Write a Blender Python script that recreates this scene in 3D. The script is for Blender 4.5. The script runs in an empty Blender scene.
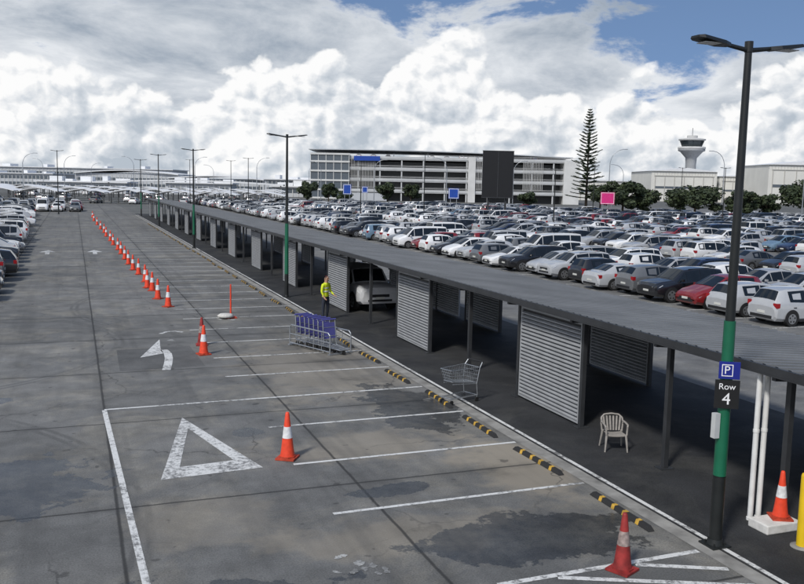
import bpy, math, random
from mathutils import Vector, Matrix, Euler
random.seed(7)
R=random.random
def U(a,b): return a+(b-a)*R()
scene=bpy.context.scene
col=scene.collection
scene.view_settings.view_transform='Standard'
scene.view_settings.look='None'
scene.view_settings.exposure=0

# ------------------------------------------------------------ materials
def NT(m):
    m.use_nodes=True
    nt=m.node_tree
    return nt, nt.nodes, nt.links
def mat(name,c,rough=0.7,metal=0.0,var=0.12,scale=3.0,bump=0.0,coat=0.0,spec=0.5,objcol=False,vcol=False):
    m=bpy.data.materials.new(name); nt,N,L=NT(m)
    b=N['Principled BSDF']
    b.inputs['Roughness'].default_value=rough
    b.inputs['Metallic'].default_value=metal
    b.inputs['Coat Weight'].default_value=coat
    b.inputs['Coat Roughness'].default_value=.04
    b.inputs['Specular IOR Level'].default_value=spec
    tc=N.new('ShaderNodeTexCoord')
    nz=N.new('ShaderNodeTexNoise'); nz.inputs['Scale'].default_value=scale; nz.inputs['Detail'].default_value=4
    L.new(tc.outputs['Object'],nz.inputs['Vector'])
    mr=N.new('ShaderNodeMapRange'); mr.inputs['From Min'].default_value=0.3; mr.inputs['From Max'].default_value=0.7
    mr.inputs['To Min'].default_value=1-var; mr.inputs['To Max'].default_value=1+var
    L.new(nz.outputs['Fac'],mr.inputs['Value'])
    mx=N.new('ShaderNodeVectorMath'); mx.operation='SCALE'
    if objcol:
        oi=N.new('ShaderNodeObjectInfo'); L.new(oi.outputs['Color'],mx.inputs[0])
    elif vcol:
        at=N.new('ShaderNodeAttribute'); at.attribute_name='paint'; L.new(at.outputs['Color'],mx.inputs[0])
    else:
        mx.inputs[0].default_value=c[:3]
    L.new(mr.outputs['Result'],mx.inputs['Scale'])
    L.new(mx.outputs[0],b.inputs['Base Color'])
    if bump>0:
        bp=N.new('ShaderNodeBump'); bp.inputs['Strength'].default_value=bump; bp.inputs['Distance'].default_value=0.02
        L.new(nz.outputs['Fac'],bp.inputs['Height']); L.new(bp.outputs[0],b.inputs['Normal'])
    return m
MT={}
def defm(k,*a,**kw): MT[k]=mat(k,*a,**kw)
defm('car_paint',(1,1,1),rough=.30,coat=1,var=.05,objcol=True)
defm('car_paint_far',(1,1,1),rough=.30,coat=1,var=.05,vcol=True)
defm('glass_dark',(.008,.011,.014),rough=.04,var=.2,spec=.6)
defm('tyre',(.012,.012,.012),rough=.85)
defm('rim',(.38,.39,.40),rough=.3,metal=.7)
defm('black_trim_gap',(.015,.015,.016),rough=.6)
defm('lamp_glass',(.60,.62,.65),rough=.1,spec=.8)
defm('tail_red',(.32,.012,.015),rough=.2)
defm('plate',(.6,.6,.55),rough=.5)
defm('pole_black',(.012,.014,.014),rough=.45,var=.25)
defm('sleeve_green',(.008,.12,.06),rough=.4,var=.15)
defm('led',(.5,.5,.48),rough=.4)
defm('sign_blue',(.01,.02,.22),rough=.4)
defm('sign_black',(.008,.008,.008),rough=.5)
defm('sign_white',(.8,.8,.8),rough=.5)
defm('steel_dark',(.030,.032,.035),rough=.5,var=.2)
defm('roof_grey',(.165,.17,.173),rough=.45,metal=.0,var=.2,scale=.7)
defm('screen_grey',(.32,.33,.34),rough=.55,metal=.0,var=.1)
defm('galv',(.42,.44,.46),rough=.38,metal=.75,var=.15,scale=20)
defm('white_pipe',(.72,.72,.70),rough=.5)
defm('box_grey',(.50,.51,.50),rough=.5)
defm('concrete',(.25,.243,.225),rough=.9,var=.35,scale=2.5,bump=.3)
defm('concrete_white',(.62,.61,.58),rough=.9,var=.15,scale=8,bump=.2)
defm('cone_orange',(.74,.06,.02),rough=.5,var=.15,scale=9)
defm('cone_red',(.27,.025,.022),rough=.65,var=.4,scale=7)
defm('cone_base',(.42,.05,.02),rough=.7,var=.35,scale=9)
defm('reflect',(.70,.70,.70),rough=.4,var=.18,scale=15)
defm('reflect_dull',(.28,.22,.20),rough=.6,var=.5,scale=12)
defm('bollard_yellow',(.72,.48,.01),rough=.45,var=.08)
defm('stop_black',(.022,.022,.022),rough=.8)
defm('stop_yellow',(.48,.29,.04),rough=.75,var=.4,scale=12)
defm('chair_plastic',(.30,.28,.255),rough=.55,var=.18,scale=10)
defm('trolley_blue',(.09,.09,.30),rough=.45)
defm('hivis',(.62,.72,.02),rough=.75,scale=20)
defm('trousers',(.02,.025,.04),rough=.85)
defm('skin',(.42,.24,.16),rough=.6)
defm('hair',(.02,.013,.01),rough=.8)
defm('cream',(.62,.62,.60),rough=.8,var=.08,scale=.3)
defm('cream_dark',(.46,.46,.45),rough=.85,var=.1,scale=.3)  # darker cream for rails, cab roof and walkway columns
defm('deck_grey',(.50,.51,.51),rough=.85,var=.1,scale=.25)
defm('opening_shade',(.16,.165,.17),rough=.9)  # dark colour standing in for shade behind the deck openings
defm('window_band',(.09,.11,.13),rough=.2,spec=.8)
defm('cab_dark',(.02,.03,.035),rough=.15,spec=.6)
defm('white_roof',(.72,.73,.74),rough=.6,var=.06,scale=.2)
defm('grey_wall',(.48,.50,.52),rough=.8,var=.08,scale=.2)
defm('tower_grey',(.30,.31,.32),rough=.8,var=.08,scale=.2)
defm('hangar',(.66,.65,.60),rough=.75,var=.07,scale=.15)
defm('hangar_seam',(.42,.41,.38),rough=.8)
defm('bark',(.07,.055,.04),rough=.95,var=.3,scale=2)
defm('sign_pink',(.65,.03,.20),rough=.5)
defm('sign_navy',(.01,.06,.34),rough=.5)
defm('billboard',(.006,.006,.007),rough=.5)
defm('sandbag',(.55,.54,.5),rough=.95,var=.2,scale=20)

def foliage(name,a,b,scale):
    m=bpy.data.materials.new(name); nt,N,L=NT(m); bs=N['Principled BSDF']; bs.inputs['Roughness'].default_value=.75
    tc=N.new('ShaderNodeTexCoord'); nz=N.new('ShaderNodeTexNoise'); nz.inputs['Scale'].default_value=scale; nz.inputs['Detail'].default_value=4
    L.new(tc.outputs['Object'],nz.inputs['Vector'])
    cr=N.new('ShaderNodeValToRGB'); cr.color_ramp.elements[0].position=.35; cr.color_ramp.elements[1].position=.65
    cr.color_ramp.elements[0].color=(*a,1); cr.color_ramp.elements[1].color=(*b,1)
    L.new(nz.outputs['Fac'],cr.inputs[0]); L.new(cr.outputs[0],bs.inputs['Base Color']); MT[name]=m
foliage('leaf_dark',(.012,.022,.010),(.05,.07,.025),.9)
foliage('leaf_pine',(.014,.03,.014),(.05,.075,.03),.7)

# ------------------------------------------------------------ node helper
class NG:
    def __init__(s,nt): s.nt=nt; s.N=nt.nodes; s.L=nt.links
    def m(s,op,a,b=None,c=None,clamp=False):
        n=s.N.new('ShaderNodeMath'); n.operation=op; n.use_clamp=clamp
        for i,v in enumerate((a,b,c)):
            if v is None: continue
            if isinstance(v,(int,float)): n.inputs[i].default_value=v
            else: s.L.new(v,n.inputs[i])
        return n.outputs[0]
    def noise(s,vec,scale,detail=5,rough=.55,dist=0):
        n=s.N.new('ShaderNodeTexNoise'); n.inputs['Scale'].default_value=scale; n.inputs['Detail'].default_value=detail
        n.inputs['Roughness'].default_value=rough; n.inputs['Distortion'].default_value=dist
        s.L.new(vec,n.inputs['Vector']); return n.outputs['Fac']
    def mr(s,v,a,b,c=0.,d=1.,smooth=False):
        n=s.N.new('ShaderNodeMapRange'); n.clamp=True
        if smooth: n.interpolation_type='SMOOTHSTEP'
        s.L.new(v,n.inputs['Value'])
        for k,x in zip(('From Min','From Max','To Min','To Max'),(a,b,c,d)):
            if isinstance(x,(int,float)): n.inputs[k].default_value=x
            else: s.L.new(x,n.inputs[k])
        return n.outputs['Result']
    def mix(s,f,a,b,mode='MIX'):
        n=s.N.new('ShaderNodeMix'); n.data_type='RGBA'; n.blend_type=mode
        if isinstance(f,(int,float)): n.inputs[0].default_value=f
        else: s.L.new(f,n.inputs[0])
        for i,v in ((6,a),(7,b)):
            if isinstance(v,tuple): n.inputs[i].default_value=(*v,1)
            else: s.L.new(v,n.inputs[i])
        return n.outputs[2]
    def gray(s,v,a,b,lo,hi): # multiplier colour
        x=s.mr(v,a,b,lo,hi); n=s.N.new('ShaderNodeCombineColor')
        for i in range(3): s.L.new(x,n.inputs[i])
        return n.outputs[0]

def asphalt(name,base,alt,joints=None,wet=(),pale=(),crack=True,rough=.85,stain=None,lanes=False):
    m=bpy.data.materials.new(name); nt,N,L=NT(m); g=NG(nt); b=N['Principled BSDF']
    tc=N.new('ShaderNodeTexCoord'); P=tc.outputs['Object']
    sep=N.new('ShaderNodeSeparateXYZ'); L.new(P,sep.inputs[0]); X,Y=sep.outputs[0],sep.outputs[1]
    big=g.noise(P,.16,4,.6); mid=g.noise(P,1.1,5,.65); fine=g.noise(P,38,3,.75)
    edge=g.noise(P,.75,6,.62); rag=g.noise(P,3.2,5,.7)
    c=g.mix(g.mr(big,.36,.64),base,alt)
    if stain:
        st=g.noise(P,.42,5,.7,.8); c=g.mix(g.mr(st,.48,.64,0,.9),c,stain)
    c=g.mix(1.,c,g.gray(mid,.3,.7,.72,1.26),'MULTIPLY')
    c=g.mix(1.,c,g.gray(fine,.3,.7,.66,1.36),'MULTIPLY')
    for (cx,cy,rx,ry,k) in pale:
        a=g.m('DIVIDE',g.m('SUBTRACT',X,cx),rx); e=g.m('DIVIDE',g.m('SUBTRACT',Y,cy),ry)
        d=g.m('ADD',g.m('SQRT',g.m('ADD',g.m('MULTIPLY',a,a),g.m('MULTIPLY',e,e))),g.m('MULTIPLY',g.m('SUBTRACT',edge,.5),2.6))
        c=g.mix(g.mr(d,1.1,.5,0,k,True),c,(.30,.265,.21))
    if lanes:
        strx=N.new('ShaderNodeMapping'); strx.inputs['Scale'].default_value=(1.3,.05,1); L.new(P,strx.inputs[0])
        tr=g.noise(strx.outputs[0],1.,3,.6); c=g.mix(g.mr(tr,.5,.66,0,.35),c,(.07,.07,.07))
        fy=g.m('FRACT',g.m('DIVIDE',g.m('SUBTRACT',Y,13.1),2.65)); dy=g.m('MULTIPLY',g.m('SUBTRACT',fy,.5),2.65)
        dx=g.m('SUBTRACT',X,7.2); dd=g.m('SQRT',g.m('ADD',g.m('MULTIPLY',dx,dx),g.m('MULTIPLY',g.m('MULTIPLY',dy,dy),2.2)))
        oil=g.m('MULTIPLY',g.mr(dd,1.5,.2,0,1,True),g.mr(mid,.42,.62)); c=g.mix(g.m('MULTIPLY',oil,.5),c,(.04,.036,.03))
        blot=g.noise(P,2.6,2,.5); c=g.mix(g.mr(blot,.69,.73,0,.5),c,(.03,.03,.03))
        for (ax,ay,rr_) in ((-6,30,7.2),(9,38,9.0),(-9,14,9.8)):
            a=g.m('SUBTRACT',X,ax); e=g.m('SUBTRACT',Y,ay); d=g.m('SQRT',g.m('ADD',g.m('MULTIPLY',a,a),g.m('MULTIPLY',e,e)))
            for o in (0,.22):
                q=g.m('ABSOLUTE',g.m('SUBTRACT',d,rr_+o)); c=g.mix(g.m('MULTIPLY',g.mr(q,.09,.03,0,.35),g.mr(mid,.42,.58)),c,(.03,.03,.03))
    if crack:
        wv=N.new('ShaderNodeVectorMath'); wv.operation='MULTIPLY_ADD'
        nn=N.new('ShaderNodeTexNoise'); nn.inputs['Scale'].default_value=1.2; nn.inputs['Detail'].default_value=4; L.new(P,nn.inputs[0])
        L.new(nn.outputs['Color'],wv.inputs[0]); wv.inputs[1].default_value=(.9,.9,.9); L.new(P,wv.inputs[2])
        vo=N.new('ShaderNodeTexVoronoi'); vo.feature='DISTANCE_TO_EDGE'; vo.inputs['Scale'].default_value=.22; L.new(wv.outputs[0],vo.inputs['Vector'])
        ck=g.mr(vo.outputs['Distance'],.0,.006,1,0); ck=g.m('MULTIPLY',ck,g.mr(big,.42,.58))
        c=g.mix(g.m('MULTIPLY',ck,.65),c,(.03,.03,.03))
    if joints:
        wob=g.m('MULTIPLY',g.m('SUBTRACT',mid,.5),.05)
        for (V,off,step) in ((X,joints[0],joints[1]),(Y,joints[2],joints[3])):
            f=g.m('FRACT',g.m('DIVIDE',g.m('ADD',g.m('SUBTRACT',V,off),wob),step))
            d=g.m('MULTIPLY',g.m('ABSOLUTE',g.m('SUBTRACT',f,.5)),step)
            j=g.mr(d,step/2-.040,step/2-.014,0,1)
            c=g.mix(g.m('MULTIPLY',j,.78),c,(.020,.020,.020))
            j2=g.mr(d,step/2-.25,step/2-.04,0,.36); c=g.mix(g.m('MULTIPLY',j2,g.mr(edge,.4,.6)),c,(.045,.045,.045))
        cell=N.new('ShaderNodeCombineXYZ')
        L.new(g.m('FLOOR',g.m('DIVIDE',g.m('SUBTRACT',X,joints[0]),joints[1])),cell.inputs[0]); L.new(g.m('FLOOR',g.m('DIVIDE',g.m('SUBTRACT',Y,joints[2]),joints[3])),cell.inputs[1])
        wn=N.new('ShaderNodeTexWhiteNoise'); L.new(cell.outputs[0],wn.inputs['Vector']); c=g.mix(1.,c,g.gray(wn.outputs['Value'],0,1,.89,1.11),'MULTIPLY')
    w=None
    for (cx,cy,rx,ry) in wet:
        a=g.m('DIVIDE',g.m('SUBTRACT',X,cx),rx); e=g.m('DIVIDE',g.m('SUBTRACT',Y,cy),ry)
        d=g.m('SQRT',g.m('ADD',g.m('MULTIPLY',a,a),g.m('MULTIPLY',e,e)))
        d=g.m('ADD',d,g.m('MULTIPLY',g.m('SUBTRACT',edge,.5),2.8))
        d=g.m('ADD',d,g.m('MULTIPLY',g.m('SUBTRACT',rag,.5),.5))
        k=g.mr(d,1.02,.94,0,1,True)
        w=k if w is None else g.m('MAXIMUM',w,k)
    bp=N.new('ShaderNodeBump'); bp.inputs['Strength'].default_value=.35; bp.inputs['Distance'].default_value=.01
    L.new(fine,bp.inputs['Height']); L.new(bp.outputs[0],b.inputs['Normal'])
    if w is not None:
        c=g.mix(w,c,g.mix(1.,c,g.mix(g.mr(rag,.4,.6),(.36,.38,.41),(.50,.51,.53)),'MULTIPLY'))
        L.new(g.m('SUBTRACT',rough,g.m('MULTIPLY',w,rough-.24)),b.inputs['Roughness'])
    else: b.inputs['Roughness'].default_value=rough
    b.inputs['Specular IOR Level'].default_value=.3
    L.new(c,b.inputs['Base Color']); MT[name]=m
asphalt('asphalt_old',(.130,.131,.128),(.170,.168,.160),joints=(0.55,4.15,13.1+1.3,5.3),
  wet=[(-1.5,16.2,1.7,1.7),(7.6,19.2,1.0,2.1),(0.2,10.3,3.0,1.1),(6.6,11.2,1.8,.9),(3.4,18.2,.35,.35),(5.2,13.9,.8,.35),(-2.4,22.5,.9,.5)],
  pale=[(8.0,14.3,1.2,2.4,.8),(5.6,16.6,2.6,1.0,.55),(6.5,24,2.5,5,.45),(4.5,12.0,2.5,.8,.5),(1.8,13.5,1.5,1.2,.3)],stain=(.210,.200,.175),lanes=True)
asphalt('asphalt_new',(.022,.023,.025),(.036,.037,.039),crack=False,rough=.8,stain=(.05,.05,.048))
asphalt('asphalt_lot',(.13,.13,.13),(.17,.17,.165),stain=(.20,.195,.18),crack=False)
asphalt('ground_far',(.10,.102,.098),(.14,.14,.13),crack=False)
asphalt('asphalt_patch',(.095,.096,.095),(.125,.124,.12),crack=False)
def worn_paint(name,c,lo=.68,hi=.80):
    m=bpy.data.materials.new(name); nt,N,L=NT(m); g=NG(nt); b=N['Principled BSDF']
    tc=N.new('ShaderNodeTexCoord'); P=tc.outputs['Object']
    a=g.noise(P,9,6,.75); d=g.noise(P,.8,3,.6)
    f=g.mr(g.m('ADD',a,g.m('MULTIPLY',d,.6)),lo,hi)
    cc=g.mix(f,(.15,.15,.147),c); L.new(g.mix(g.mr(g.noise(P,60,2),.3,.7,0,.28),cc,(.25,.25,.24)),b.inputs['Base Color'])
    b.inputs['Roughness'].default_value=.75; MT[name]=m
worn_paint('road_paint',(.70,.70,.68),.66,.82)
worn_paint('road_paint_old',(.48,.48,.46),.72,.95)

# ------------------------------------------------------------ mesh builder
class M:
    def __init__(s): s.v=[]; s.f=[]; s.mi=[]; s.sm=[]
    def add(s,vs,fs,mi=0,smooth=False):
        o=len(s.v); s.v+= [tuple(p) for p in vs]
        for f in fs: s.f.append(tuple(i+o for i in f)); s.mi.append(mi); s.sm.append(smooth)
    def box(s,a,b,mi=0):
        x0,y0,z0=a; x1,y1,z1=b
        s.add([(x0,y0,z0),(x1,y0,z0),(x1,y1,z0),(x0,y1,z0),(x0,y0,z1),(x1,y0,z1),(x1,y1,z1),(x0,y1,z1)],
          [(0,3,2,1),(4,5,6,7),(0,1,5,4),(1,2,6,5),(2,3,7,6),(3,0,4,7)],mi)
    def tube(s,p,q,r1,r2=None,n=8,mi=0,smooth=True,caps=True):
        r2=r1 if r2 is None else r2
        p=Vector(p); q=Vector(q); d=(q-p).normalized()
        a=d.orthogonal().normalized(); c=d.cross(a)
        vs=[]
        for (o,r) in ((p,r1),(q,r2)):
            for i in range(n):
                t=2*math.pi*i/n; vs.append(o+a*math.cos(t)*r+c*math.sin(t)*r)
        s.add(vs,[(i,(i+1)%n,n+(i+1)%n,n+i) for i in range(n)],mi,smooth)
        if caps: s.add(vs,[tuple(reversed(range(n))),tuple(range(n,2*n))],mi,False)
    def path(s,pts,r,n=6,mi=0):
        for a,b in zip(pts,pts[1:]): s.tube(a,b,r,r,n,mi)
    def revolve(s,prof,n=20,mi=0,c=(0,0)):
        vs=[];
        for r,z in prof:
            for i in range(n):
                t=2*math.pi*i/n; vs.append((c[0]+r*math.cos(t),c[1]+r*math.sin(t),z))
        fs=[]
        for k in range(len(prof)-1):
            for i in range(n): fs.append((k*n+i,k*n+(i+1)%n,(k+1)*n+(i+1)%n,(k+1)*n+i))
        s.add(vs,fs,mi,True)
        s.add(vs[-n:],[tuple(range(n))],mi); s.add(vs[:n],[tuple(reversed(range(n)))],mi)
    def prism(s,poly,z0,z1,mi=0):
        n=len(poly); vs=[(x,y,z0) for x,y in poly]+[(x,y,z1) for x,y in poly]
        s.add(vs,[(i,(i+1)%n,n+(i+1)%n,n+i) for i in range(n)]+[tuple(reversed(range(n))),tuple(range(n,2*n))],mi)
    def merge(s,o,mat=None,mimap=None):
        off=len(s.v)
        s.v+= [tuple(mat@Vector(p)) for p in o.v] if mat is not None else list(o.v)
        for f,mi,sm in zip(o.f,o.mi,o.sm):
            s.f.append(tuple(i+off for i in f)); s.mi.append(mimap[mi] if mimap else mi); s.sm.append(sm)
    def mesh(s,name,mats,sharp=None):
        me=bpy.data.meshes.new(name); me.from_pydata(s.v,[],s.f)
        for k in mats: me.materials.append(MT[k])
        me.polygons.foreach_set('material_index',s.mi); me.polygons.foreach_set('use_smooth',s.sm)
        me.update()
        if sharp: me.set_sharp_from_angle(angle=math.radians(sharp))
        return me
def put(name,me,parent=None,loc=(0,0,0),rz=0,**props):
    o=bpy.data.objects.new(name,me); col.objects.link(o); o.location=loc; o.rotation_euler=(0,0,rz)
    if parent: o.parent=parent
    for k,v in props.items(): o[k]=v
    return o
def part(name,m,mats,parent=None,**k): return put(name,m.mesh(name,mats if isinstance(mats,(list,tuple)) else [mats]),parent,**k)
def thing(name,label,category,loc=(0,0,0),rz=0,group=None):
    o=put(name,None,None,loc,rz,label=label,category=category); o.empty_display_size=.2
    if group: o['group']=group
    return o
def tag(o,label,category,group=None):
    o['label']=label; o['category']=category
    if group: o['group']=group
    return o
def kids(o): return [c for c in bpy.data.objects if c.parent==o]
def snapshot(root): return (root,[(k,snapshot(k)[1]) for k in kids(root)])
def clone(snap,loc,rz,label=None):
    def rec(o,ch,par):
        n=o.copy(); col.objects.link(n)
        if par: n.parent=par; n.matrix_parent_inverse=o.matrix_parent_inverse
        for c,cc in ch: rec(c,cc,n)
        return n
    n=rec(snap[0],snap[1],None); n.location=loc; n.rotation_euler=(0,0,rz)
    if label: n['label']=label
    return n
SY=math.radians(20.9)
def S(r,f): return (r*math.cos(SY)+f*math.sin(SY), f*math.cos(SY)-r*math.sin(SY))  # site grid turned 20.9 deg

# ------------------------------------------------------------ ground
def sheet(name,x0,x1,y0,y1,z,mt):
    m=M(); m.add([(x0,y0,z),(x1,y0,z),(x1,y1,z),(x0,y1,z)],[(0,1,2,3)]); o=part(name,m,mt); o['kind']='structure'; return o
sheet('ground',-4000,4000,-3000,6000,-.008,'ground_far')
sheet('parking_pavement',-60,9.05,-10,230,0,'asphalt_old')
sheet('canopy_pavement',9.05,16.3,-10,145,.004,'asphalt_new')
sheet('parking_lot_pavement',16.3,190,-10,230,0,'asphalt_lot')

def mark(name,polys,z=.005,mt='road_paint'):
    m=M()
    for p in polys: m.add([(x,y,z) for x,y in p],[tuple(range(len(p)))])
    o=part(name,m,mt); o['kind']='structure'; return o
def seg(a,b,w):
    d=Vector((b[0]-a[0],b[1]-a[1])).normalized(); n=Vector((-d.y,d.x))*w/2
    return [(a[0]+n.x,a[1]+n.y),(a[0]-n.x,a[1]-n.y),(b[0]-n.x,b[1]-n.y),(b[0]+n.x,b[1]+n.y)]
def ribbon(pts,w):
    V=[Vector(p) for p in pts]; Lf=[];Rt=[]
    for i,p in enumerate(V):
        d=(V[min(i+1,len(V)-1)]-V[max(i-1,0)]).normalized(); n=Vector((-d.y,d.x))*w/2; Lf.append(tuple(p+n)); Rt.append(tuple(p-n))
    return [[Lf[i],Rt[i],Rt[i+1],Lf[i+1]] for i in range(len(V)-1)]
lines=[]
for k in range(45):
    y=13.1+2.65*k
    if k==3: continue
    lines.append(seg((3.9+U(-.08,.08),y),(8.7,y+.05),.09))
lines+= [seg((.55,20.95),(8.7,21.1),.10), seg((.55,20.9),(.85,9.0),.11)]
lines+= [seg((5.3,9.95),(8.7,10.0),.11), seg((6.2,9.89),(8.7,8.8),.11), seg((7.5,9.9),(8.7,9.35),.11),seg((4.9,9.9),(7.9,8.5),.11)]
mark('bay_marking',lines)
mark('edge_marking',[seg((9.13,4),(9.17,40),.09),seg((9.17,40),(9.2,140),.09)],z=.009)
mark('lot_marking',[seg((x,y),(x+4.9,y),.1) for x in (26.1,31.2,42.6,47.7) for y in [24+2.6*i for i in range(60)]])
def tri_ring():
    o=[Vector((2.2,19.75)),Vector((1.35,15.6)),Vector((3.25,15.75))]; c=sum(o,Vector((0,0)))/3
    i=[c+(o[0]-c)*.66,c+(o[1]-c)*.56,c+(o[2]-c)*.54]
    return [[tuple(o[k]),tuple(o[(k+1)%3]),tuple(i[(k+1)%3]),tuple(i[k])] for k in range(3)]
mark('give_way_marking',tri_ring())
arr=ribbon([(2.36,25.0),(2.50,25.9),(2.60,26.7),(2.64,27.4),(2.58,28.1)],.24)+[[(1.78,27.0),(2.52,27.5),(2.50,28.3),(2.62,30.0)]]
mark('arrow_marking',arr)
mark('curve_marking',ribbon([(2.75,31.1),(3.0,31.5),(3.3,31.55),(3.55,31.25)],.15))
for (x,y) in ((1.35,67.5),(-1.9,67.7)):
    mark('lane_arrow_marking',[seg((x,y-1.5),(x,y+.4),.3),[(x-.55,y+.3),(x+.55,y+.3),(x,y+2.2)]])
blots=[]
for (x,y,r) in ((3.5,11.45,.09),(3.75,11.1,.12),(3.55,10.95,.07),(3.35,11.0,.06),(3.95,10.85,.09),(5.6,33.8,.3),(3.0,29.8,.12)):
    for q in range(4):
        n=11; ox,oy=U(-r,r),U(-r,r); blots.append([(x+ox+r*.6*U(.4,1.2)*math.cos(2*math.pi*i/n),y+oy+r*.7*U(.4,1.2)*math.sin(2*math.pi*i/n)) for i in range(n)])
m=M()
for i,p in enumerate(blots): m.add([(x,y,.005+.0003*(i%4)) for x,y in p],[tuple(range(len(p)))])
o=part('paint_scuff_marking',m,'road_paint_old'); o['kind']='structure'
m=M(); m.add([(8.74,-8,.0045),(9.04,-8,.0045),(9.04,140,.0045),(8.74,140,.0045)],[(0,1,2,3)]); o=part('drain_channel_pavement',m,'concrete'); o['kind']='structure'
m=M(); m.add([(1.1,25.2,.0025),(3.5,25.3,.0025),(3.45,28.6,.0025),(1.15,28.4,.0025)],[(0,1,2,3)]); o=part('patch_pavement',m,'asphalt_patch'); o['kind']='structure'

# ------------------------------------------------------------ canopy
cx0,cx1=10.3,15.05
ZF,ZB=2.62,2.22
Y0,Y1=3.9,139.0
root=thing('parking_canopy','long low grey metal parking canopy with louvred screens beside the bays','canopy')
def rz(x,off=0): return ZF+(ZB-ZF)*(x-cx0)/(cx1-cx0)+off
m=M(); vs=[];fs=[]
step=.27; y=Y0; prof=[]
while y<Y1:
    prof+=[(y,0),(y+.18,0),(y+.192,.06),(y+.258,.06)]; y+=step
for (yy,zz) in prof: vs+=[(cx0,yy,rz(cx0,zz)),(cx1,yy,rz(cx1,zz))]
for i in range(len(prof)-1): fs.append((2*i,2*i+1,2*i+3,2*i+2))
m.add(vs,fs)
part('roof_sheet',m,'roof_grey',root)
m=M(); m.box((cx0-.06,Y0,2.545),(cx0-.005,Y1,2.67)); m.box((cx0-.06,Y0,2.515),(cx0+.08,Y1,2.543)); part('gutter',m,'steel_dark',root)
m=M(); m.box((cx1+.005,Y0,ZB-.16),(cx1+.06,Y1,ZB+.02)); part('back_fascia',m,'steel_dark',root)
posts=[13.4+3*k for k in range(-3,42)]
for k,y in enumerate(posts):
    m=M(); m.box((10.65,y-.05,.0),(10.75,y+.05,2.42)); m.box((10.55,y-.12,0),(10.85,y+.12,.02)); part('post',m,'steel_dark',root)
    m=M(); m.box((14.75,y-.05,.0),(14.85,y+.05,2.05)); part('post',m,'steel_dark',root)
    m=M(); m.add([(cx0+.02,y-.04,2.44),(cx0+.02,y+.04,2.44),(cx1-.02,y+.04,ZB-.16),(cx1-.02,y-.04,ZB-.16),(cx0+.02,y-.04,2.59),(cx0+.02,y+.04,2.59),(cx1-.02,y+.04,ZB-.02),(cx1-.02,y-.04,ZB-.02)],
      [(0,3,2,1),(4,5,6,7),(0,1,5,4),(1,2,6,5),(2,3,7,6),(3,0,4,7)]); part('rafter',m,'steel_dark',root)
for x in (10.67,12.0,13.4):
    m=M(); m.box((x,Y0,rz(x,-.12)),(x+.06,Y1,rz(x,-.03))); part('purlin',m,'steel_dark',root)
def screen(L,h0,h1):
    m=M(); m.box((-.03,0,h0),(.03,.05,h1)); m.box((-.03,L-.05,h0),(.03,L,h1)); m.box((-.03,.05,h1-.05),(.03,L-.05,h1)); m.box((-.03,.05,h0),(.03,L-.05,h0+.05))
    m.box((.022,.05,h0+.05),(.03,L-.05,h1-.05),1)  # black backing sheet paints the shade in the gaps between slats
    z=h0+.06
    while z<h1-.12:
        vs=[(.02,.05,z),(-.045,.05,z+.010),(-.045,.05,z+.040),(.02,.05,z+.066),(.02,L-.05,z),(-.045,L-.05,z+.010),(-.045,L-.05,z+.040),(.02,L-.05,z+.066)]
        m.add(vs,[(0,1,5,4),(1,2,6,5),(2,3,7,6),(0,3,2,1),(4,5,6,7)]); z+=.095
    return m.mesh('louvre_screen',['screen_grey','black_trim_gap'])
sf=screen(2.86,.06,2.40); sb=screen(2.86,.06,2.0)
for y in posts:
    if abs(((y-16.4)%9))<.01 and y>15: put('louvre_screen',sf,root,(10.70,y+.07,0))
for y in [10.4,19.4,28.4,32.0,37.4,46.4,55.4,64.4,73.4,82.4,91.4]: put('louvre_screen',sb,root,(14.80,y+.07,0))

root=thing('downpipe','pair of slim white pipes strapped beside a canopy post','pipe',(10.38,10.75,0))
for dx in (0,.17):
    m=M(); m.tube((dx,0,0.0),(dx,0,2.50),.045,n=12); m.tube((dx,0,.0),(dx,0,.05),.06,n=12); m.tube((dx,0,1.5),(dx,0,1.55),.052,n=12); part('pipe',m,'white_pipe',root)

# ------------------------------------------------------------ wheel stops
def stopmesh():
    a=M(); L=1.75; segs=[]; y=-L/2; k=0
    pat=[.29,.085,.30,.085,.23,.085,.30,.085,.29]
    for i,l in enumerate(pat): segs.append((y,y+l,i%2)); y+=l
    for i,(y0,y1,c) in enumerate(segs):
        wd=.058 if not c else .061; h=.072 if not c else .0745
        prof=[(-wd,0),(wd,0),(wd*.6,h),(-wd*.6,h)]
        e0=.07 if i==0 else 0; e1=.07 if i==len(segs)-1 else 0
        vs=[(x,y0+(e0 if z>0 else 0),z) for x,z in prof]+[(x,y1-(e1 if z>0 else 0),z) for x,z in prof]
        a.add(vs,[(0,1,5,4),(1,2,6,5),(2,3,7,6),(3,0,4,7),(3,2,1,0),(4,5,6,7)],c)
    return a.mesh('wheel_stop',['stop_black','stop_yellow'])
sm_=stopmesh()
for k in range(38):
    put('wheel_stop',sm_,None,(8.5+U(-.06,.06),11.8+2.65*k+U(-.15,.15),.006),U(-.04,.04),label='black rubber wheel stop with small yellow patches by the kerb',category='wheel stop',group='wheel stops along the kerb')

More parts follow.
